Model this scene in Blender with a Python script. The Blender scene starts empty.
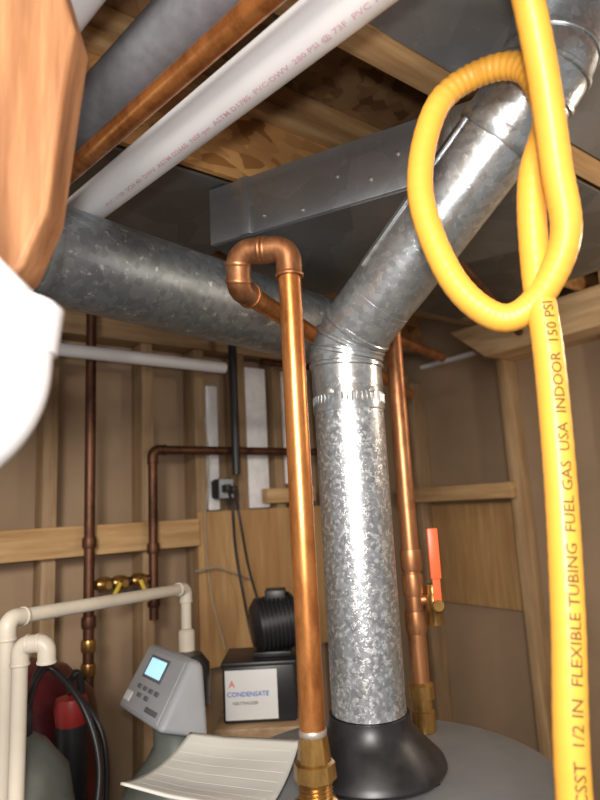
import bpy, bmesh, math, random
from mathutils import Vector, Matrix
random.seed(4)
V=Vector
scene=bpy.context.scene
col=scene.collection

# ---------------------------------------------------------------- materials
def base(name):
    m=bpy.data.materials.new(name); m.use_nodes=True
    nt=m.node_tree; b=nt.nodes['Principled BSDF']
    return m,nt,b
def texco(nt,scale=(1,1,1),rot=(0,0,0)):
    tc=nt.nodes.new('ShaderNodeTexCoord'); mp=nt.nodes.new('ShaderNodeMapping')
    mp.inputs['Scale'].default_value=scale; mp.inputs['Rotation'].default_value=rot
    nt.links.new(tc.outputs['Object'],mp.inputs[0]); return mp.outputs[0]
def noise(nt,vec,scale,detail=4,rough=.6):
    n=nt.nodes.new('ShaderNodeTexNoise'); n.inputs['Scale'].default_value=scale
    n.inputs['Detail'].default_value=detail; n.inputs['Roughness'].default_value=rough
    nt.links.new(vec,n.inputs['Vector']); return n
def ramp(nt,fac,stops):
    r=nt.nodes.new('ShaderNodeValToRGB'); nt.links.new(fac,r.inputs[0])
    el=r.color_ramp.elements
    while len(el)<len(stops): el.new(.5)
    for e,(p,c) in zip(el,stops):
        e.position=p; e.color=(*c,1) if len(c)==3 else c
    return r.outputs[0]
def bump(nt,b,h,strength=.3,dist=.002):
    n=nt.nodes.new('ShaderNodeBump'); n.inputs['Strength'].default_value=strength
    n.inputs['Distance'].default_value=dist
    nt.links.new(h,n.inputs['Height']); nt.links.new(n.outputs[0],b.inputs['Normal'])
def plain(name,c,rough=.5,metal=0,var=.12,scale=18,bmp=.05):
    m,nt,b=base(name)
    v=texco(nt); n=noise(nt,v,scale,5)
    lo=tuple(x*(1-var) for x in c); hi=tuple(min(1,x*(1+var)) for x in c)
    nt.links.new(ramp(nt,n.outputs[0],[(.3,lo),(.7,hi)]),b.inputs['Base Color'])
    b.inputs['Roughness'].default_value=rough; b.inputs['Metallic'].default_value=metal
    if bmp: bump(nt,b,n.outputs[0],bmp)
    return m
def wood(name,c1,c2,axis,rough=.65):
    m,nt,b=base(name)
    s=[14,14,14]; s['xyz'.index(axis)]=1.1
    v=texco(nt,tuple(s)); n=noise(nt,v,3.2,7,.62)
    v2=texco(nt); n2=noise(nt,v2,3,3)
    mx=nt.nodes.new('ShaderNodeMath'); mx.operation='MULTIPLY_ADD'; mx.inputs[1].default_value=.75
    nt.links.new(n.outputs[0],mx.inputs[0])
    m2=nt.nodes.new('ShaderNodeMath'); m2.operation='MULTIPLY'; m2.inputs[1].default_value=.25
    nt.links.new(n2.outputs[0],m2.inputs[0]); nt.links.new(m2.outputs[0],mx.inputs[2])
    nt.links.new(ramp(nt,mx.outputs[0],[(.36,c1),(.5,tuple((a+b_)/2 for a,b_ in zip(c1,c2))),(.6,c2)]),b.inputs['Base Color'])
    b.inputs['Roughness'].default_value=rough; bump(nt,b,n.outputs[0],.25)
    return m
def osb(name,dark=(.20,.085,.03),light=(.62,.36,.15),sc_=34,st=(1,1,1.5)):
    m,nt,b=base(name)
    v=texco(nt,st,(0,.3,0)); 
    n=noise(nt,v,6,3)
    mixv=nt.nodes.new('ShaderNodeVectorMath'); mixv.operation='ADD'
    sc=nt.nodes.new('ShaderNodeVectorMath'); sc.operation='SCALE'; sc.inputs['Scale'].default_value=.12
    nt.links.new(n.outputs['Color'],sc.inputs[0]); nt.links.new(v,mixv.inputs[0]); nt.links.new(sc.outputs[0],mixv.inputs[1])
    vo=nt.nodes.new('ShaderNodeTexVoronoi'); vo.inputs['Scale'].default_value=sc_
    nt.links.new(mixv.outputs[0],vo.inputs['Vector'])
    sp=nt.nodes.new('ShaderNodeSeparateColor'); nt.links.new(vo.outputs['Color'],sp.inputs[0])
    nt.links.new(ramp(nt,sp.outputs[0],[(0,dark),(.25,tuple((a+c)/2 for a,c in zip(dark,light))),(1,light)]),b.inputs['Base Color'])
    b.inputs['Roughness'].default_value=.6; bump(nt,b,sp.outputs[0],.4)
    return m
def galv(name,c=(.56,.59,.61),rough=.33,speck=0.,spang=70,lo=.72,spt=.58,spsc=150,spc=.92):
    m,nt,b=base(name)
    v=texco(nt); n=noise(nt,v,5,3); 
    vo=nt.nodes.new('ShaderNodeTexVoronoi'); vo.inputs['Scale'].default_value=spang
    nt.links.new(v,vo.inputs['Vector'])
    sp=nt.nodes.new('ShaderNodeSeparateColor'); nt.links.new(vo.outputs['Color'],sp.inputs[0])
    cA=tuple(x*lo for x in c)
    c1=ramp(nt,sp.outputs[0],[(0,cA),(1,c)])
    n3=noise(nt,v,spsc,3,.7)
    spk=ramp(nt,n3.outputs[0],[(spt,(0,0,0)),(spt+.09,(1,1,1))])
    mix=nt.nodes.new('ShaderNodeMix'); mix.data_type='RGBA'
    mm=nt.nodes.new('ShaderNodeMath'); mm.operation='MULTIPLY'; mm.inputs[1].default_value=speck
    nt.links.new(spk,mm.inputs[0]); nt.links.new(mm.outputs[0],mix.inputs[0])
    nt.links.new(c1,mix.inputs[6]); mix.inputs[7].default_value=(spc,spc*1.01,spc*1.02,1)
    nt.links.new(mix.outputs[2],b.inputs['Base Color'])
    rr=nt.nodes.new('ShaderNodeMapRange'); rr.inputs[3].default_value=rough-.08; rr.inputs[4].default_value=rough+.14
    nt.links.new(n.outputs[0],rr.inputs[0]); nt.links.new(rr.outputs[0],b.inputs['Roughness'])
    b.inputs['Metallic'].default_value=.85
    n4=noise(nt,v,22,3)
    ad=nt.nodes.new('ShaderNodeMath'); ad.operation='MULTIPLY_ADD'; ad.inputs[1].default_value=.25*speck
    nt.links.new(spk,ad.inputs[0]); nt.links.new(n4.outputs[0],ad.inputs[2])
    bump(nt,b,ad.outputs[0],.3,.003)
    return m
def copper(name,c=(.72,.30,.13),c2=(.42,.15,.06),rough=.3):
    m,nt,b=base(name)
    v=texco(nt,(1,1,.35)); n=noise(nt,v,26,7,.7)
    nt.links.new(ramp(nt,n.outputs[0],[(.36,c2),(.56,c)]),b.inputs['Base Color'])
    b.inputs['Metallic'].default_value=.85
    rr=nt.nodes.new('ShaderNodeMapRange'); rr.inputs[3].default_value=rough+.15; rr.inputs[4].default_value=rough-.05
    nt.links.new(n.outputs[0],rr.inputs[0]); nt.links.new(rr.outputs[0],b.inputs['Roughness'])
    bump(nt,b,n.outputs[0],.06); return m

M={}
M['galv']=galv('galvanized_flue',c=(.50,.53,.56),speck=.72,rough=.33,spang=160,lo=.62,spt=.52,spsc=150)
M['galv2']=galv('galvanized_smooth',c=(.50,.53,.55),speck=.35,rough=.27,spang=110)
M['galvD']=galv('galvanized_aged',c=(.33,.37,.40),speck=.5,rough=.42,spang=90,lo=.7,spt=.6,spsc=60)
M['sheet']=galv('sheet_metal_duct_skin',c=(.52,.55,.58),speck=.15,rough=.42,spang=14,lo=.85,spsc=60)
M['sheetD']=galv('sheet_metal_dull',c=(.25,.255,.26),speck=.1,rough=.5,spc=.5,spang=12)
M['cop']=copper('copper',(.66,.27,.085),(.34,.115,.03),.28)
M['copD']=copper('copper_aged',(.16,.075,.045),(.07,.032,.022),.45)
M['copM']=copper('copper_dull',(.42,.19,.085),(.18,.07,.03),.38)
M['brass']=copper('brass',(.46,.26,.08),(.18,.09,.03),.25)
M['solder']=plain('solder',(.55,.5,.46),.4,.8)
M['yellow']=plain('yellow_gas_jacket',(.80,.40,.055),.40,0,.07,14)
M['ink']=plain('black_ink',(.13,.08,.02),.6)
M['pink']=plain('pink_ink',(.62,.36,.43),.6)
M['pvc']=plain('white_pvc',(.74,.73,.74),.35,0,.03)
M['cpvc']=plain('cream_cpvc',(.64,.58,.48),.4,0,.05)
M['foam']=plain('gray_foam',(.15,.15,.165),.7,0,.15,60,.2)
for a in 'xyz':
    M['pine'+a]=wood('pine_'+a,(.42,.23,.09),(.64,.42,.21),a)
    M['lpine'+a]=wood('light_pine_'+a,(.60,.38,.18),(.85,.60,.34),a)
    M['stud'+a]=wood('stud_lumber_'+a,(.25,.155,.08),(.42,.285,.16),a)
    M['mstud'+a]=wood('stud_lumber_mid_'+a,(.33,.20,.095),(.52,.35,.19),a)
M['brace']=wood('brace_wood',(.20,.075,.025),(.44,.21,.09),'z')
M['ply']=wood('plywood',(.38,.20,.075),(.52,.32,.14),'z')
M['osb']=osb('osb',(.30,.12,.035),(.70,.38,.14),30,(.55,1,1.4))
M['drywall']=plain('brown_paper_drywall',(.35,.24,.15),.8,0,.14,3,.05)
M['floor']=plain('concrete',(.25,.24,.22),.85,0,.2,6,.2)
M['subfl']=osb('osb_subfloor',(.16,.08,.035),(.36,.21,.10))
M['insul']=plain('white_insulation',(.88,.88,.9),.9,0,.1,30,.4)
M['black']=plain('black_plastic',(.018,.018,.02),.4)
M['blackM']=plain('black_painted_steel',(.02,.02,.022),.38,.3,.5,30)
M['heater']=plain('heater_gray_enamel',(.19,.195,.20),.42,.1,.08)
M['maroon']=plain('maroon_tank',(.085,.012,.016),.35,0,.2)
M['gtank']=plain('gray_green_tank',(.12,.135,.12),.4,0,.15)
M['gplast']=plain('gray_plastic',(.37,.39,.42),.45,0,.05)
M['dplast']=plain('dark_gray_plastic',(.13,.14,.16),.5,0,.05)
M['red']=plain('red_plastic',(.28,.02,.018),.4)
M['orange']=plain('orange_red_plastic',(.72,.13,.04),.4)
M['ylev']=plain('yellow_plastic',(.6,.42,.03),.4)
M['white']=plain('white_label',(.7,.7,.7),.6,0,.02)
M['paper']=plain('white_paper',(.66,.66,.62),.6,0,.06,8)
M['paper2']=plain('paper_print',(.60,.60,.565),.6,0,.06,8)
M['blue']=plain('blue_ink',(.05,.12,.5),.6)
M['tan']=plain('tan_cord',(.4,.32,.22),.6)
m,nt,b=base('lcd_screen'); b.inputs['Base Color'].default_value=(.35,.65,.85,1)
b.inputs['Emission Color'].default_value=(.40,.72,1,1); b.inputs['Emission Strength'].default_value=.9; M['lcd']=m

# ---------------------------------------------------------------- geometry
def mesh_obj(name,verts,faces,mat,smooth=False,parent=None):
    me=bpy.data.meshes.new(name); me.from_pydata([tuple(v) for v in verts],[],faces)
    me.materials.append(M[mat] if isinstance(mat,str) else mat)
    bm=bmesh.new(); bm.from_mesh(me); bmesh.ops.recalc_face_normals(bm,faces=bm.faces); bm.to_mesh(me); bm.free()
    if smooth:
        me.polygons.foreach_set('use_smooth',[True]*len(me.polygons))
        try: me.set_sharp_from_angle(angle=math.radians(40))
        except Exception: pass
    ob=bpy.data.objects.new(name,me); col.objects.link(ob)
    if parent: ob.parent=parent
    return ob
def group(name):
    e=bpy.data.objects.new(name,None); e.empty_display_size=.05; col.objects.link(e); return e
def box(name,c,size,mat,R=None,bev=.003,parent=None):
    bm=bmesh.new(); bmesh.ops.create_cube(bm,size=1)
    for v in bm.verts: v.co=V((v.co.x*size[0],v.co.y*size[1],v.co.z*size[2]))
    if bev>0:
        bmesh.ops.bevel(bm,geom=bm.edges[:],offset=min(bev,min(size)*.3),segments=2,affect='EDGES',profile=.5)
    for v in bm.verts:
        v.co=(R@v.co if R else v.co)+V(c)
    me=bpy.data.meshes.new(name); bm.to_mesh(me); bm.free(); me.materials.append(M[mat])
    me.polygons.foreach_set('use_smooth',[True]*len(me.polygons))
    try: me.set_sharp_from_angle(angle=math.radians(30))
    except Exception: pass
    ob=bpy.data.objects.new(name,me); col.objects.link(ob)
    if parent: ob.parent=parent
    return ob
def bx(name,x0,x1,y0,y1,z0,z1,mat,bev=.003,parent=None):
    return box(name,((x0+x1)/2,(y0+y1)/2,(z0+z1)/2),(abs(x1-x0),abs(y1-y0),abs(z1-z0)),mat,None,bev,parent)
def frames(pts):
    n=len(pts); T=[]
    for i in range(n):
        a=pts[max(0,i-1)]; b_=pts[min(n-1,i+1)]; T.append((b_-a).normalized())
    up=V((0,0,1)) if abs(T[0].z)<.9 else V((1,0,0))
    N=(up-T[0]*up.dot(T[0])).normalized(); out=[]
    for i in range(n):
        N=(N-T[i]*N.dot(T[i])).normalized(); out.append((T[i],N,T[i].cross(N)))
    return out
def sweep(name,pts,r,mat,seg=24,parent=None,cap=True):
    pts=[V(p) for p in pts]; fr=frames(pts); vs=[];fs=[]
    for i,(p,(t,n,b_)) in enumerate(zip(pts,fr)):
        rr=r[i] if isinstance(r,(list,tuple)) else r
        for k in range(seg):
            a=2*math.pi*k/seg; vs.append(p+(n*math.cos(a)+b_*math.sin(a))*rr)
    for i in range(len(pts)-1):
        for k in range(seg):
            k2=(k+1)%seg; fs.append((i*seg+k,i*seg+k2,(i+1)*seg+k2,(i+1)*seg+k))
    if cap:
        fs.append(tuple(range(seg))[::-1]); fs.append(tuple((len(pts)-1)*seg+k for k in range(seg)))
    return mesh_obj(name,vs,fs,mat,True,parent)
def fillet(pts,R,n=8):
    pts=[V(p) for p in pts]; out=[pts[0]]; arcs=[]
    for i in range(1,len(pts)-1):
        a=(pts[i-1]-pts[i]).normalized(); b_=(pts[i+1]-pts[i]).normalized()
        ang=a.angle(b_)
        if ang>3.1: out.append(pts[i]); continue
        t=min(R/math.tan(ang/2),(pts[i-1]-pts[i]).length*.48,(pts[i+1]-pts[i]).length*.48)
        r=t*math.tan(ang/2); c=pts[i]+(a+b_).normalized()*(r/math.sin(ang/2))
        s=pts[i]+a*t-c; e=pts[i]+b_*t-c; arc=[]
        tot=math.pi-ang
        for k in range(n+1):
            w=k/n; q=(s*math.sin((1-w)*tot)+e*math.sin(w*tot))/math.sin(tot) if math.sin(tot)>1e-4 else s.lerp(e,w)
            arc.append(c+q)
        arcs.append((arc,a,b_)); out+=arc
    out.append(pts[-1]); return out,arcs
def lathe(name,o,ax,prof,mat,seg=36,parent=None):
    o=V(o); ax=V(ax).normalized(); up=V((0,0,1)) if abs(ax.z)<.9 else V((1,0,0))
    n=(up-ax*up.dot(ax)).normalized(); b_=ax.cross(n); vs=[];fs=[]
    for (t,r) in prof:
        for k in range(seg):
            a=2*math.pi*k/seg; vs.append(o+ax*t+(n*math.cos(a)+b_*math.sin(a))*max(r,1e-4))
    for i in range(len(prof)-1):
        for k in range(seg):
            k2=(k+1)%seg; fs.append((i*seg+k,i*seg+k2,(i+1)*seg+k2,(i+1)*seg+k))
    fs.append(tuple(range(seg))[::-1]); fs.append(tuple((len(prof)-1)*seg+k for k in range(seg)))
    return mesh_obj(name,vs,fs,mat,True,parent)
def ring(name,o,ax,r,w,mat,parent,lip=.002):
    return lathe(name,V(o)-V(ax).normalized()*w/2,ax,[(0,r*.9),(0,r+lip*.6),(w*.2,r+lip),(w*.8,r+lip),(w,r+lip*.6),(w,r*.9)],mat,32,parent)
def pipe(name,pts,r,mat,R=None,fit=True,parent=None,fmat=None):
    g=parent or group(name)
    R=R or r*1.6
    path,arcs=fillet(pts,R)
    sweep('pipe',path,r,mat,24,g)
    if fit:
        for arc,a,b_ in arcs:
            ext=r*1.3; p=[arc[0]+a*ext]+arc+[arc[-1]+b_*ext]
            sweep('elbow_fitting',p,r*1.16,fmat or mat,24,g)
            ring('collar_1',p[0],a,r*1.16,r*.35,fmat or mat,g,r*.1); ring('collar_2',p[-1],b_,r*1.16,r*.35,fmat or mat,g,r*.1)
    return g
def catmull(P,n=12):
    P=[V(p) for p in P]; P=[P[0]*2-P[1]]+P+[P[-1]*2-P[-2]]; out=[]
    for i in range(1,len(P)-2):
        a,b_,c,d=P[i-1:i+3]
        for k in range(n):
            t=k/n; out.append(.5*((2*b_)+(c-a)*t+(2*a-5*b_+4*c-d)*t*t+(3*b_-a-3*c+d)*t**3))
    out.append(P[-2]); return out
def cord(name,P,r,mat,parent=None,n=10): return sweep(name,catmull(P,n),r,mat,10,parent)
def text_mesh(body,size):
    cu=bpy.data.curves.new('txt','FONT'); cu.body=body; cu.size=size; cu.resolution_u=2; cu.offset=size*.012
    ob=bpy.data.objects.new('txt',cu); col.objects.link(ob); bpy.context.view_layer.update()
    dg=bpy.context.evaluated_depsgraph_get(); me=bpy.data.meshes.new_from_object(ob.evaluated_get(dg))
    bm=bmesh.new(); bm.from_mesh(me); bmesh.ops.triangulate(bm,faces=bm.faces)
    bpy.data.objects.remove(ob); return bm
def text_flat(name,body,size,o,xd,yd,mat,parent):
    bm=text_mesh(body,size); o=V(o); xd=V(xd).normalized(); yd=V(yd).normalized()
    for v in bm.verts: v.co=o+xd*v.co.x+yd*v.co.y
    me=bpy.data.meshes.new(name); bm.to_mesh(me); bm.free(); me.materials.append(M[mat])
    ob=bpy.data.objects.new(name,me); col.objects.link(ob); ob.parent=parent
def text_wrap(name,body,size,path,r,s0,face,mat,parent,sgn=1,yoff=0,stretch=1):
    path=[V(p) for p in path]; L=[0]
    for i in range(1,len(path)): L.append(L[-1]+(path[i]-path[i-1]).length)
    bm=text_mesh(body,size); bmesh.ops.subdivide_edges(bm,edges=[e for e in bm.edges if e.calc_length()>size*.3],cuts=1)
    face=V(face).normalized()
    for v in bm.verts:
        s=s0+v.co.x*stretch
        i=1
        while i<len(L)-1 and L[i]<s: i+=1
        t=(s-L[i-1])/max(1e-6,L[i]-L[i-1]); p=path[i-1].lerp(path[i],t); T=(path[i]-path[i-1]).normalized()
        N=(face-T*face.dot(T)).normalized(); B=N.cross(T)*sgn
        a=(v.co.y+yoff)/r; v.co=p+(N*math.cos(a)+B*math.sin(a))*(r+.0008)
    me=bpy.data.meshes.new(name); bm.to_mesh(me); bm.free(); me.materials.append(M[mat])
    ob=bpy.data.objects.new(name,me); col.objects.link(ob); ob.parent=parent

# ---------------------------------------------------------------- room shell
bx('floor',-3.6,.1,-3.0,.1,-.1,0,'floor',0)
bx('wall_back',-3.6,.02,0,.06,0,2.56,'drywall',0)
bx('wall_right',.001,.06,-3.0,0,0,2.56,'drywall',0)
bx('ceiling',-3.6,.06,-3.0,.06,2.56,2.60,'subfl',0)

# joists along X
for y in (-.142,-.548,-.954,-1.350,-1.77,-2.18):
    g=group('floor_joist')
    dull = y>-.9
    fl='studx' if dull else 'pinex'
    if y==-.954:
        bx('osb_web',-3.5,-.0,y-.006,y+.006,2.325,2.522,'osb',0,g)
        bx('ledger_strip',-3.5,-.0,y-.032,y-.007,2.470,2.500,'pinex',.002,g)
    else:
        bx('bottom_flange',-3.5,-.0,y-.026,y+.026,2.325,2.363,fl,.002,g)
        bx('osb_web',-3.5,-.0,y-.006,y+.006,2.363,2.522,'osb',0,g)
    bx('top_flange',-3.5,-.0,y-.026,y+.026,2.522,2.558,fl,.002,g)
# studs
for x in (-2.34,-1.937,-1.531,-1.243,-1.06,-.90,-.745,-.50,-.06): bx('wall_stud',x-.019,x+.019,-.088,-.001,0,2.24,'studz',.002)
bx('top_plate',-3.5,-.09,-.09,-.001,2.242,2.32,'studx',.002)
for y in (-.12,-.581,-.985,-1.39,-1.8): bx('wall_stud',-.080,0,y-.016,y+.016,0,2.193,'mstudz' if y<-.5 else 'studz',.002)
# header on right wall with cut end
g=group('wood_header')
P=[(-.44,2.322),(-.585,2.195),(-2.2,2.195),(-2.2,2.322)]
vs=[(x,y,z) for x in (-.17,0) for y,z in P]
mesh_obj('board',vs,[(0,1,2,3),(7,6,5,4),(0,4,5,1),(1,5,6,2),(2,6,7,3),(3,7,4,0)],'lpiney',parent=g)
bx('vertical_block',-.17,-.02,-1.30,-1.02,2.324,2.55,'pinez',.003,g)
bx('wood_blocking',-.088,-.0,-1.370,-1.005,1.86,2.08,'lpiney',.003)
# horizontal boards
bx('nailer_board',-2.9,-1.09,-.128,-.089,1.594,1.677,'pinex',.003)
bx('nailer_board',-.128,-.089,-.60,-.05,1.69,1.745,'piney',.003)
bx('nailer_board',-.83,-.62,-.125,-.089,1.715,1.765,'pinex',.003)
bx('plywood_panel',-1.085,-.55,-.105,-.089,1.22,1.697,'ply',.001)
bx('plywood_panel',-.025,-.0005,-.56,-.14,1.29,1.675,'ply',.001)
# white insulation strips in stud bays
for i,(x0,x1,z0,z1) in enumerate([(-1.035,-.990,1.70,2.12),(-.878,-.79,1.70,2.2),(-.722,-.67,1.78,2.2)]):
    bx('insulation_strip',x0,x1,-.084,-.003,z0,z1,'insul',.006)
bx('insulation_strip',-.03,-.0,-.43,-.15,2.255,2.272,'insul',.004)

# ---------------------------------------------------------------- ducts
g=group('sheet_metal_trunk_duct')
u=V((.439,-.898,0)).normalized(); w=V((.898,.439,0)).normalized()
R=Matrix((u,w,V((0,0,1)))).transposed()
LN=.60
c=V((-1.454,-.912,2.257))+u*(LN/2)+w*.19
box('duct_body',c,(LN,.38,.114),'sheet',R,.002,g)
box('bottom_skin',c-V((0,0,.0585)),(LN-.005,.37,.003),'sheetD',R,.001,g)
for s in (.08,.46):
    box('drive_cleat',V((-1.454,-.912,2.257))+u*s-w*.002,(.022,.006,.114),'sheet',R,.001,g)
for s in (.12,.2,.27,.33,.38):
    lathe('screw',V((-1.454,-.912,2.215+.06*(s*10%1)))+u*s,-w,[(0,.004),(.003,.004),(.004,.002)],'solder',10,g)
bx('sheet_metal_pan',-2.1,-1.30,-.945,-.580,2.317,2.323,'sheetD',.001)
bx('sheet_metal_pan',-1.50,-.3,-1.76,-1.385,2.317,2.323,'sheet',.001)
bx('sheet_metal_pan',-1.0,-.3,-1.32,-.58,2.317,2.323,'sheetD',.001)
# round duct
g=group('round_duct')
a=V((-2.15,-1.050,2.095)); b2=V((-1.07,-.822,2.094)); d=(b2-a)
lathe('duct_barrel',a,d,[(0,.05),(0,.0765),(d.length-.03,.0765),(d.length,.07),(d.length,.03)],'galvD',48,g)
dn=d.normalized()
for s in (.38,1.0): ring('seam_band',a+dn*s,dn,.0765,.014,'galvD',g,.0015)

# ---------------------------------------------------------------- water heater + flue
HC=V((-1.364,-1.202,0)); HT=1.331
g=group('water_heater')
lathe('tank_jacket',(HC.x,HC.y,0),(0,0,1),[(0,.235),(0.02,.242),(HT-.012,.242),(HT-.003,.238),(HT,.228),(HT,.0)],'heater',64,g)
lathe('base_ring',(HC.x,HC.y,0.0),(0,0,1),[(0,.246),(.05,.246),(.05,.24)],'blackM',64,g)
FX,FY=-1.377,-1.192
lathe('draft_hood',(FX,FY,HT+.012),(0,0,1),[(0,.07),(0,.099),(.004,.101),(.012,.098),(.040,.070),(.055,.058),(.070,.056),(.070,.045)],'blackM',48,g)
for k in range(4):
    an=k*math.pi/2+.5
    bx('hood_leg',FX+.085*math.cos(an)-.005,FX+.085*math.cos(an)+.005,FY+.085*math.sin(an)-.005,FY+.085*math.sin(an)+.005,HT-.001,HT+.02,'blackM',.001,g)
bx('control_box',HC.x-.09,HC.x+.09,HC.y-.32,HC.y-.23,.25,.42,'blackM',.01,g)

g=group('flue_pipe')
r=.0520
E1=V((FX,FY,1.940)); E2=V((-1.315,-1.532,2.215)); E3=V((-1.297,-1.552,2.296))
zb=HT+.083
lathe('lower_section',(FX,FY,zb),(0,0,1),[(0,r),(.02,r*.985),(.03,r),(1.84-zb,r),(1.84-zb,r*.9)],'galv',48,g)
lathe('upper_section',(FX,FY,1.835),(0,0,1),[(0,r*.9),(0,r+.0018),(.008,r+.0025),(.016,r+.0012),(.06,r+.001),(.06,r*.9)],'galv2',48,g)
d1=V((0,0,1)); d2=(E2-E1).normalized()
path,arcs=fillet([E1-d1*.07,E1,E1+d2*.09],.075,6)
sweep('adjustable_elbow',path,r+.0018,'galv2',48,g)
arc,aa,bb=arcs[0]
for i,p in enumerate(arc):
    if i in (0,2,4,6):
        tt=((arc[min(i+1,len(arc)-1)]-arc[max(i-1,0)])).normalized()
        ring('gore_bead_%d'%i,p,tt,r+.0018,.007,'galv2',g,.003)
r2=.0545
lathe('diagonal_section',E1+d2*.07,d2,[(0,r*.9),(0,r),(.06,r2),((E2-E1).length-.14,r2),((E2-E1).length-.14,r2*.9)],'galv2',48,g)
sd=(V((-.55,-.1,.3))-d2*V((-.55,-.1,.3)).dot(d2)).normalized()
sweep('lock_seam',[E1+d2*.12+sd*(r2+.0006),E2-d2*.09+sd*(r2+.0006)],.0025,'galv2',8,g)
path,arcs=fillet([E2-d2*.09,E2,E3],.07,6)
sweep('upper_elbow',path,r2+.0018,'galv2',48,g)
arc,aa,bb=arcs[0]
for i,p in enumerate(arc):
    if i in (0,3,6):
        tt=((arc[min(i+1,len(arc)-1)]-arc[max(i-1,0)])).normalized()
        ring('upper_bead_%d'%i,p,tt,r2+.0018,.007,'galv2',g,.003)
ring('joint_band',E2-d2*.085,d2,r2+.001,.02,'galv2',g,.0025)
ring('joint_band_low',V((FX,FY,1.925)),(0,0,1),r+.001,.012,'galv2',g,.003)
for k in range(3):
    an=math.radians(200+k*35)
    o=V((FX+math.cos(an)*(r+.001),FY+math.sin(an)*(r+.001),1.862))
    lathe('screw_%d'%k,o,(math.cos(an),math.sin(an),0),[(0,.0045),(.003,.0045),(.004,.002)],'solder',8,g)
for k in range(46):
    an=2*math.pi*k/46
    o=V((FX+math.cos(an)*(r+.0012),FY+math.sin(an)*(r+.0012),1.845))
    sweep('crimp_%d'%k,[o,o+V((0,0,.014))],.0013,'galv2',6,g)

# ---------------------------------------------------------------- copper
g=group('hot_water_copper_pipe')
cx,cy=-1.548,-1.289
pipe('c',[(cx,cy,HT+.09),(cx,cy,2.024),(-1.590,-1.236,2.030),(-1.581,-1.219,1.987),(-.62,-.62,2.02)],.0143,'cop',.02,True,g,'copM')
th=[(0,.0),(0.0,.0175),(.028,.0175),(.028,.0255),(.034,.027),(.048,.027),(.052,.024)]
for k in range(5): th+=[(.053+k*.004,.0195),(.055+k*.004,.0175)]
th+=[(.074,.0195),(.074,.024),(.090,.023),(.092,.019),(.104,.018),(.118,.0158)]
lathe('brass_union',(cx,cy,HT+.001),(0,0,1),th,'brass',8,g)
lathe('dielectric_nipple',(cx,cy,HT+.001),(0,0,1),[(0,.020),(.024,.020),(.024,.0)],'solder',24,g)
ring('solder_ring',(cx,cy,HT+.122),(0,0,1),.0145,.006,'solder',g,.0012)
g=group('cold_water_copper_pipe')
cx,cy=-1.206,-1.131
pipe('c',[(cx,cy,HT+.05),(cx,cy,2.135),(-.9,-.78,2.14),(-.5,-.66,2.14)],.0150,'copM',.02,True,g,'copM')
lathe('brass_nipple',(cx,cy,HT+.001),(0,0,1),[(0,.019),(.03,.019),(.032,.016),(.05,.016),(.05,.021),(.07,.021),(.075,.015)],'brass',12,g)
for z in (1.50,1.56,1.60): ring('coupling_%d'%int(z*100),(cx,cy,z),(0,0,1),.015,.035,'copM',g,.003)
vx,vy=cx+.024,cy-.022
nrm=V((-.6,-.8,0)); sdv=V((.8,-.6,0))
pipe('branch',[(cx,cy,1.535),(vx,vy,1.535)],.010,'copM',None,False,g)
lathe('valve_body',(vx,vy,1.495),(0,0,1),[(0,.010),(.0,.013),(.02,.013),(.025,.017),(.045,.017),(.05,.013),(.065,.013),(.065,.008)],'brass',16,g)
Rv=Matrix((sdv,nrm,V((0,0,1)))).transposed()
lathe('valve_stem',V((vx,vy,1.53)),nrm,[(0,.006),(.03,.006),(.03,.009),(.036,.009)],'brass',12,g)
box('valve_lever',V((vx,vy,1.588))+nrm*.032,(.013,.004,.13),'orange',Rv,.002,g)
box('valve_lever_grip',V((vx,vy,1.612))+nrm*.032,(.018,.009,.082),'orange',Rv,.004,g)

pipe('copper_pipe',[(-.9,-1.05,2.24),(-.20,-.75,2.24)],.014,'copD')
pipe('copper_pipe',[(-.95,-.98,2.28),(-.19,-.70,2.28)],.011,'copD')
g=pipe('copper_pipe',[(-1.44,-.15,1.25),(-1.44,-.15,2.32)],.0145,'copD')
for z in (1.42,1.36,1.63,1.30): ring('coupling',(-1.44,-.15,z),(0,0,1),.0155,.03,'brass' if z<1.4 else 'copD',g,.004)
g=pipe('copper_pipe',[(-1.254,-.15,1.40),(-1.254,-.15,1.89),(-.62,-.15,1.89)],.0135,'copD',.022,True)
for z in (1.45,1.60): ring('coupling',(-1.254,-.15,z),(0,0,1),.0145,.03,'copD',g,.004)
pipe('iron_pipe',[(-.985,-.185,1.81),(-.985,-.185,2.32)],.014,'black')
pipe('copper_pipe',[(-.86,-.17,2.20),(-.60,-.17,2.20)],.012,'copD')
pipe('pvc_pipe',[(-2.4,-.190,2.165),(-1.02,-.190,2.158)],.019,'pvc')
# valve manifold
g=group('valve_manifold')
pipe('m',[(-1.424,-.15,1.515),(-1.269,-.15,1.515)],.012,'copD',None,False,g)
for x in (-1.40,-1.355,-1.30):
    lathe('valve_body',(x-.02,-.15,1.515),(1,0,0),[(0,.015),(.008,.019),(.03,.019),(.04,.015)],'brass',12,g)
    lathe('stem',(x,-.15,1.515),(0,-1,0),[(0,.007),(.04,.007),(.04,.01),(.046,.01)],'brass',10,g)
for x,m_,rz in ((-1.385,'ylev',.5),(-1.30,'ylev',-.4),(-1.35,'black',1.4)):
    box('lever',(x,-.197,1.49),(.011,.005,.065),m_,Matrix.Rotation(rz,3,'Y'),.002,g)

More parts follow.
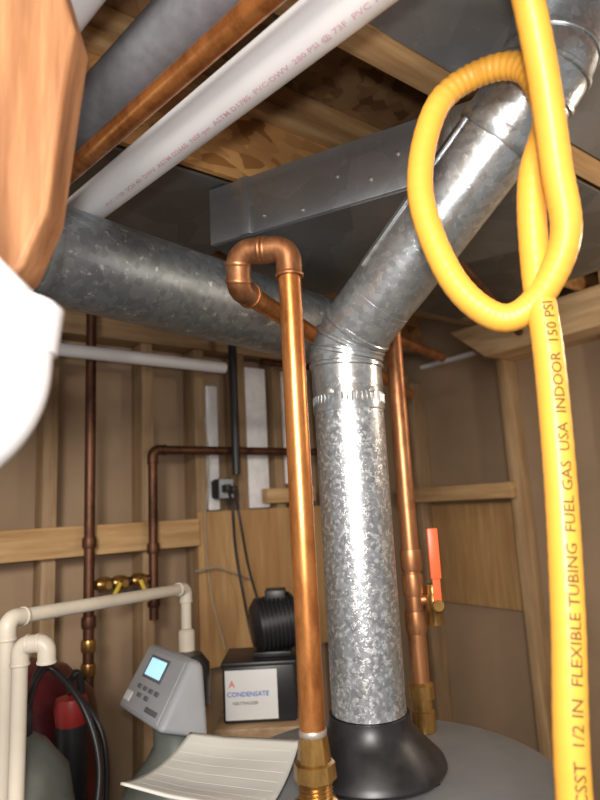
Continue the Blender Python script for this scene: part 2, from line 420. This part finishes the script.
# outlet + cords
g=group('electrical_outlet_box')
bx('box',-1.03,-.975,-.145,-.106,1.735,1.80,'black',.004,g)
bx('mount',-1.025,-.98,-.107,-.086,1.74,1.795,'black',.002,g)
bx('cover',-1.028,-.977,-.15,-.145,1.737,1.798,'gplast',.002,g)
bx('plug_1',-1.022,-1.0,-.18,-.15,1.755,1.78,'black',.004,g)
bx('plug_2',-.998,-.978,-.18,-.15,1.75,1.775,'black',.004,g)
g=group('power_cord')
cord('cord_1',[(-1.011,-.178,1.76),(-1.012,-.20,1.70),(-1.00,-.19,1.58),(-.985,-.20,1.45),(-.97,-.22,1.32),(-.98,-.3,1.22)],.0045,'black',g)
cord('cord_2',[(-.988,-.178,1.755),(-.985,-.20,1.66),(-.955,-.19,1.52),(-.93,-.20,1.40),(-.96,-.24,1.30),(-1.0,-.4,1.26)],.004,'black',g)
g=group('tan_wire')
cord('wire',[(-1.06,-.115,2.0),(-1.05,-.12,1.85),(-1.065,-.115,1.65),(-1.05,-.115,1.45),(-1.03,-.16,1.28)],.003,'tan',g)
cord('wire_2',[(-1.12,-.15,1.52),(-1.05,-.15,1.525),(-.98,-.15,1.50),(-.9,-.12,1.47)],.0035,'tan',g)

# ---------------------------------------------------------------- yellow gas tubing
g=group('flexible_gas_tubing')
Y=[(-1.508,-1.608,2.31),(-1.498,-1.611,2.230),(-1.468,-1.605,2.116),(-1.446,-1.595,2.015),(-1.428,-1.585,1.945),(-1.428,-1.545,1.893),
(-1.445,-1.510,1.884),(-1.468,-1.474,1.938),(-1.479,-1.453,2.045),(-1.458,-1.469,2.145),(-1.423,-1.505,2.182),(-1.405,-1.553,2.165),(-1.402,-1.570,2.10),
(-1.422,-1.555,2.023),(-1.424,-1.548,1.93),(-1.429,-1.553,1.840),(-1.442,-1.556,1.711),(-1.458,-1.556,1.588),(-1.478,-1.554,1.448),(-1.485,-1.556,1.25),(-1.44,-1.60,.9),(-1.40,-1.60,.6)]
yp=catmull(Y,26); n=len(yp); rad=[]
for i in range(n):
    k=i/26
    amp=.0006 if 9.2<k<12 else .00015
    rad.append(.0148+amp*math.sin(i*1.6))
sweep('jacket',yp,rad,'yellow',28,g)
low=yp[26*13:]
low2=list(reversed(low[:26*6]))
text_wrap('printed_text','E 05 PSI  CSST  1/2 IN  FLEXIBLE TUBING  FUEL GAS  USA  INDOOR  150 PSI',.0135,low2,.0148,.13,(-.62,-.78,.0),'ink',g,1,-.005,1.12)

# ---------------------------------------------------------------- overhead pipes at left
g=group('foam_insulated_pipe')
dd=(V((-1.676,-1.378,2.25))-V((-1.736,-1.011,2.25))).normalized()
a=V((-1.746,-1.011,2.262))-dd*.12; b2=V((-1.686,-1.378,2.262))+dd*.6
lathe('foam_sleeve',a,dd,[(0,.015),(0,.040),((b2-a).length,.040),((b2-a).length,.015)],'foam',32,g)
sweep('copper_core',[a-dd*.35,b2+dd*.1],.0143,'copM',20,g)
dd=V((.052,-.293,0)).normalized(); a=V((-1.734,-1.144,2.192))-dd*.5
pipe('copper_pipe',[a,a+dd*1.3],.0135,'cop')
g=group('pvc_pipe')
dd=V((.085,-.517,0)).normalized(); a=V((-1.688,-.969,2.202))-dd*.06
sweep('pipe',[a,a+dd*1.3],.0285,'pvc',32,g)
text_wrap('printed_text','PVC 1120  SCH 40  DWV  ASTM D2665  NSF-pw  ASTM D1785  PVC-DWV  280 PSI @ 73F  PVC 1120  SCH 40',.009,[a,a+dd*1.3],.0285,.1,(-.1,-.5,-.9),'pink',g,1,-.004,1.4)
g=group('pvc_pipe')  # added white tube, stands in for the foam sleeve's blurred highlight
dd=V((.06,-.4,0)).normalized(); a=V((-1.845,-1.02,2.275))
sweep('pipe',[a,a+dd*.62],.024,'pvc',32,g)
# near wooden brace
g=group('wood_brace')
P=[(-1.915,-1.345,2.20),(-1.863,-1.381,2.20),(-1.846,-1.395,2.12),(-1.853,-1.390,2.05),(-1.863,-1.385,1.95),(-1.878,-1.372,1.90),(-1.893,-1.36,1.885),(-1.925,-1.335,1.89)]
off=V((.6,.8,0))*.04
vs=[V(p) for p in P]+[V(p)+off for p in P]; k=len(P)
mesh_obj('board',vs,[tuple(range(k)),tuple(range(2*k-1,k-1,-1))]+[(i,(i+1)%k,k+(i+1)%k,k+i) for i in range(k)],'brace',parent=g)
bv=g.children[0].modifiers.new('b','BEVEL'); bv.width=.005; bv.segments=3
box('hanger_cleat',V((-1.889,-1.363,2.26))+off*.5,(.065,.045,.125),'brace',Matrix.Rotation(math.radians(-36.9),3,'Z'),.004,g)
# near white PVC elbow
g=group('pvc_drain_pipe')
sh=V((-.016,.012,-.022))
path,arcs=fillet([V((-1.878,-1.457,1.868))+sh,V((-1.882,-1.453,1.795))+sh,V((-1.96,-1.40,1.712))+sh,V((-2.1,-1.3,1.64))+sh],.06,8)
sweep('pipe',path,.026,'pvc',36,g)
sweep('hub',[V((-1.877,-1.458,1.866))+sh,V((-1.880,-1.455,1.835))+sh],.029,'pvc',36,g)
sweep('pipe_up',[V((-1.884,-1.453,1.862))+sh,V((-1.925,-1.423,1.92))+sh,V((-1.96,-1.40,2.03)),V((-2.0,-1.37,2.3))],.022,'pvc',36,g)

# ---------------------------------------------------------------- water softener
g=group('water_softener')
lathe('resin_tank',(-1.44,-.70,0),(0,0,1),[(0,.10),(.02,.112),(1.12,.112),(1.19,.10),(1.235,.06),(1.26,.045),(1.30,.045),(1.30,0)],'gtank',40,g)
sx=V((-.026,0,0))
TL=V((-1.41,-.555,1.424))+sx;TR=V((-1.41,-.765,1.424))+sx;BL=V((-1.495,-.59,1.322))+sx;BR=V((-1.495,-.800,1.322))+sx
def loft(name,front,back,mat,bevw=.008):
    vs=front+back
    ob=mesh_obj(name,vs,[(0,1,2,3),(7,6,5,4),(0,4,5,1),(1,5,6,2),(2,6,7,3),(3,7,4,0)],mat,parent=g)
    b=ob.modifiers.new('b','BEVEL'); b.width=bevw; b.segments=4
    for p in ob.data.polygons: p.use_smooth=True
    return ob
back=[TL+V((.035,0,-.012)),TR+V((.025,0,-.012)),BR+V((.10,0,-.035)),BL+V((.10,0,-.035))]
loft('control_housing',[TL,TR,BR,BL],back,'gplast',.012)
nn=(TR-TL).cross(BL-TL).normalized()
if nn.x>0: nn=-nn
def fp(s,t): return TL.lerp(TR,s).lerp(BL.lerp(BR,s),t)
def quad(nm,s0,s1,t0,t1,h,mat):
    f=[fp(s0,t0)+nn*h,fp(s1,t0)+nn*h,fp(s1,t1)+nn*h,fp(s0,t1)+nn*h]; bk=[p-nn*(h+.002) for p in f]
    loft(nm,f,bk,mat,.0015)
quad('bezel',.08,.92,.07,.93,.002,'gplast')
quad('screen_frame',.24,.66,.14,.48,.004,'dplast')
quad('lcd_display',.28,.62,.18,.44,.005,'lcd')
for k in range(4): quad('button_%d'%k,.26+.13*k,.34+.13*k,.58,.64,.005,'dplast')
for k in range(2): quad('button_b%d'%k,.33+.16*k,.42+.16*k,.69,.75,.005,'dplast')
quad('label',.60,.86,.80,.87,.0035,'dplast')
quad('badge',.08,.22,.72,.86,.0035,'white')
lathe('valve_rear',(-1.375,-.62,1.30),(0,0,1),[(0,.045),(.08,.045),(.10,.03),(.10,0)],'black',28,g)
lathe('inlet_port',(-1.361,-.585,1.39),(0,0,1),[(0,.018),(.05,.018),(.055,.013)],'cpvc',20,g)
# cpvc
pipe('cpvc_pipe',[(-1.361,-.585,1.446),(-1.361,-.585,1.532),(-1.775,-.836,1.555),(-1.775,-.836,.9)],.0115,'cpvc',.014)
pipe('cpvc_pipe',[(-1.775,-.925,.9),(-1.775,-.925,1.530),(-1.745,-.945,1.532),(-1.745,-.945,1.503)],.0105,'cpvc',.012)
# tanks
g=group('pressure_tank')
lathe('tank_shell',(-1.66,-.31,0),(0,0,1),[(0,.12),(.1,.19),(1.22,.19),(1.30,.175),(1.36,.12),(1.385,.05),(1.39,0)],'maroon',48,g)
ring('weld_band',(-1.66,-.31,1.20),(0,0,1),.19,.02,'maroon',g,.003)
lathe('air_valve_cap',(-1.66,-.31,1.385),(0,0,1),[(0,.02),(.025,.02),(.03,.012),(.03,0)],'black',16,g)
g=group('filter_tank')
tx,ty=-1.735,-.68
lathe('tank_shell',(tx,ty,0),(0,0,1),[(0,.08),(.03,.105),(1.22,.105),(1.28,.095),(1.325,.06),(1.345,.03),(1.345,0)],'gtank',48,g)
lathe('collar',(tx,ty,1.34),(0,0,1),[(0,.035),(.03,.035),(.045,.028),(.06,.012),(.06,0)],'black',24,g)
lathe('valve_cap',(tx,ty,1.395),(0,0,1),[(0,.02),(.02,.024),(.03,.02),(.03,0)],'red',20,g)
g=group('black_hose')
cord('hose',[(-1.705,-.655,1.372),(-1.68,-.62,1.41),(-1.65,-.60,1.42),(-1.61,-.66,1.36),(-1.59,-.70,1.26),(-1.61,-.72,1.12),(-1.60,-.7,.9)],.006,'black',g)
cord('hose_2',[(-1.70,-.65,1.365),(-1.67,-.57,1.41),(-1.64,-.56,1.41),(-1.57,-.65,1.30),(-1.565,-.66,1.12)],.005,'black',g)
g=group('water_filter_housing')
lathe('cap',(-1.59,-.525,1.29),(0,0,1),[(0,.03),(.03,.034),(.05,.03),(.055,.01),(.055,0)],'red',24,g)
lathe('bowl',(-1.59,-.525,1.02),(0,0,1),[(0,.02),(.03,.03),(.27,.03),(.27,0)],'black',24,g)
cord('drop_hose',[(-1.59,-.525,1.345),(-1.585,-.50,1.37),(-1.56,-.49,1.34),(-1.55,-.49,1.0)],.008,'black',g)

# stand, box and motor
g=group('utility_stand')
Rb=Matrix((V((.8,-.6,0)),V((.6,.8,0)),V((0,0,1)))).transposed()
bc=V((-1.166,-.578,0))
box('shelf',bc+V((0,0,1.215)),(.20,.20,.022),'studx',Rb,.002,g)
for sx_ in (-.085,.085):
    for sy in (-.085,.085):
        box('leg',bc+Rb@V((sx_,sy,.602)),(.025,.025,1.204),'studz',Rb,.002,g)
g=group('condensate_pump_box')
box('case',bc+V((0,0,1.288)),(.165,.145,.122),'black',Rb,.006,g)
box('lid',bc+V((0,0,1.352)),(.172,.152,.010),'black',Rb,.003,g)
box('label',bc+Rb@V((-.018,-.0735,1.288)),(.118,.002,.105),'white',Rb,.0005,g)
text_flat('label_text','CONDENSATE',.0145,bc+Rb@V((-.073,-.0752,1.285)),Rb@V((1,0,0)),(0,0,1),'blue',g)
text_flat('label_text_2','NEUTRALIZER',.009,bc+Rb@V((-.060,-.0752,1.268)),Rb@V((1,0,0)),(0,0,1),'ink',g)
text_flat('label_mark','A',.02,bc+Rb@V((-.068,-.0752,1.305)),Rb@V((1,0,0)),(0,0,1),'orange',g)
g=group('pump_motor')
mc=bc+Rb@V((.042,0,1.428)); ax=Rb@V((1,0,0))
prof=[(-.06,.0),(-.06,.045),(-.05,.058)]
for k in range(9):
    t=-.045+k*.010; prof+=[(t,.064),(t+.005,.064),(t+.005,.058),(t+.010,.058)]
prof+=[(.05,.05),(.062,.03),(.062,0)]
lathe('finned_housing',mc,V((.8,-.35,.1)),prof,'black',36,g)
box('terminal_box',mc+V((0,0,.06)),(.05,.05,.035),'black',Rb,.005,g)
box('foot',bc+Rb@V((.03,0,1.364)),(.09,.09,.012),'blackM',Rb,.002,g)

# paper sheet on heater
g=group('plastic_sheet')
A=V((-1.672,-1.030,0));B=V((-1.523,-.929,0));Cc=V((-1.409,-1.067,0));D=V((-1.572,-1.215,0))
N1=24;vs=[]
for j in range(N1+1):
    for i in range(N1+1):
        s=i/N1;t=j/N1
        p=A.lerp(B,t).lerp(D.lerp(Cc,t),s)
        z=1.336+.018*(2*abs(t-.5))**2*.8+.014*max(0,.35-s)+.003*math.sin(t*14)*s*(1-s)
        p=p+V((0,0,z)); vs.append(p)
fs=[(j*(N1+1)+i,j*(N1+1)+i+1,(j+1)*(N1+1)+i+1,(j+1)*(N1+1)+i) for j in range(N1) for i in range(N1)]
ob=mesh_obj('sheet',vs,fs,'paper',True,g)
so=ob.modifiers.new('s','SOLIDIFY'); so.thickness=.003; so.offset=1
for q in range(3,22,3):
    pts=[vs[q*(N1+1)+i]+V((0,0,.0029)) for i in range(1,N1)]
    sweep('ruled_line_%d'%q,pts,.00035,'paper2',6,g)

# ---------------------------------------------------------------- lights
def area(name,loc,tgt,size,e,c=(1,1,1)):
    l=bpy.data.lights.new(name,'AREA'); l.shape='DISK'; l.size=size; l.energy=e; l.color=c
    o=bpy.data.objects.new(name,l); o.location=loc; o.rotation_euler=(V(tgt)-V(loc)).to_track_quat('-Z','Y').to_euler(); col.objects.link(o)
area('phone_flash',(-2.00,-1.90,1.76),(-1.3,-1.0,1.85),.05,5.0,(1,.97,.93))
area('fill_behind_camera',(-2.7,-2.5,2.2),(-1.2,-.6,1.5),.5,42,(1,.93,.84))  # added fill light, out of view, lifts the dark far walls
def pt(name,loc,e,c,s=.05):
    l=bpy.data.lights.new(name,'POINT'); l.energy=e; l.color=c; l.shadow_soft_size=s
    o=bpy.data.objects.new(name,l); o.location=loc; col.objects.link(o)
pt('warm_fill_right',(-.62,-1.75,2.05),9,(1,.85,.68),.04)  # added warm fill near the ceiling, no visible bulb there
w_=bpy.data.worlds.new('w'); scene.world=w_; w_.use_nodes=True
w_.node_tree.nodes['Background'].inputs[0].default_value=(.62,.60,.58,1); w_.node_tree.nodes['Background'].inputs[1].default_value=.64

# ---------------------------------------------------------------- camera
cam=bpy.data.cameras.new('camera'); co=bpy.data.objects.new('camera',cam); col.objects.link(co)
cam.sensor_fit='VERTICAL'; cam.sensor_height=36; cam.lens=27; cam.clip_start=.02
p=math.radians(10); rr=math.radians(3)
X=V((.8,-.6,0)); F=V((.6*math.cos(p),.8*math.cos(p),math.sin(p))); U=X.cross(F)
Xr=X*math.cos(rr)-U*math.sin(rr); Ur=X*math.sin(rr)+U*math.cos(rr)
Rm=Matrix((Xr,Ur,-F)).transposed().to_4x4(); Rm.translation=V((-1.976,-1.868,1.7)); co.matrix_world=Rm
cam.dof.use_dof=True; cam.dof.focus_distance=.85; cam.dof.aperture_fstop=4.2
scene.camera=co
scene.view_settings.view_transform='Standard'
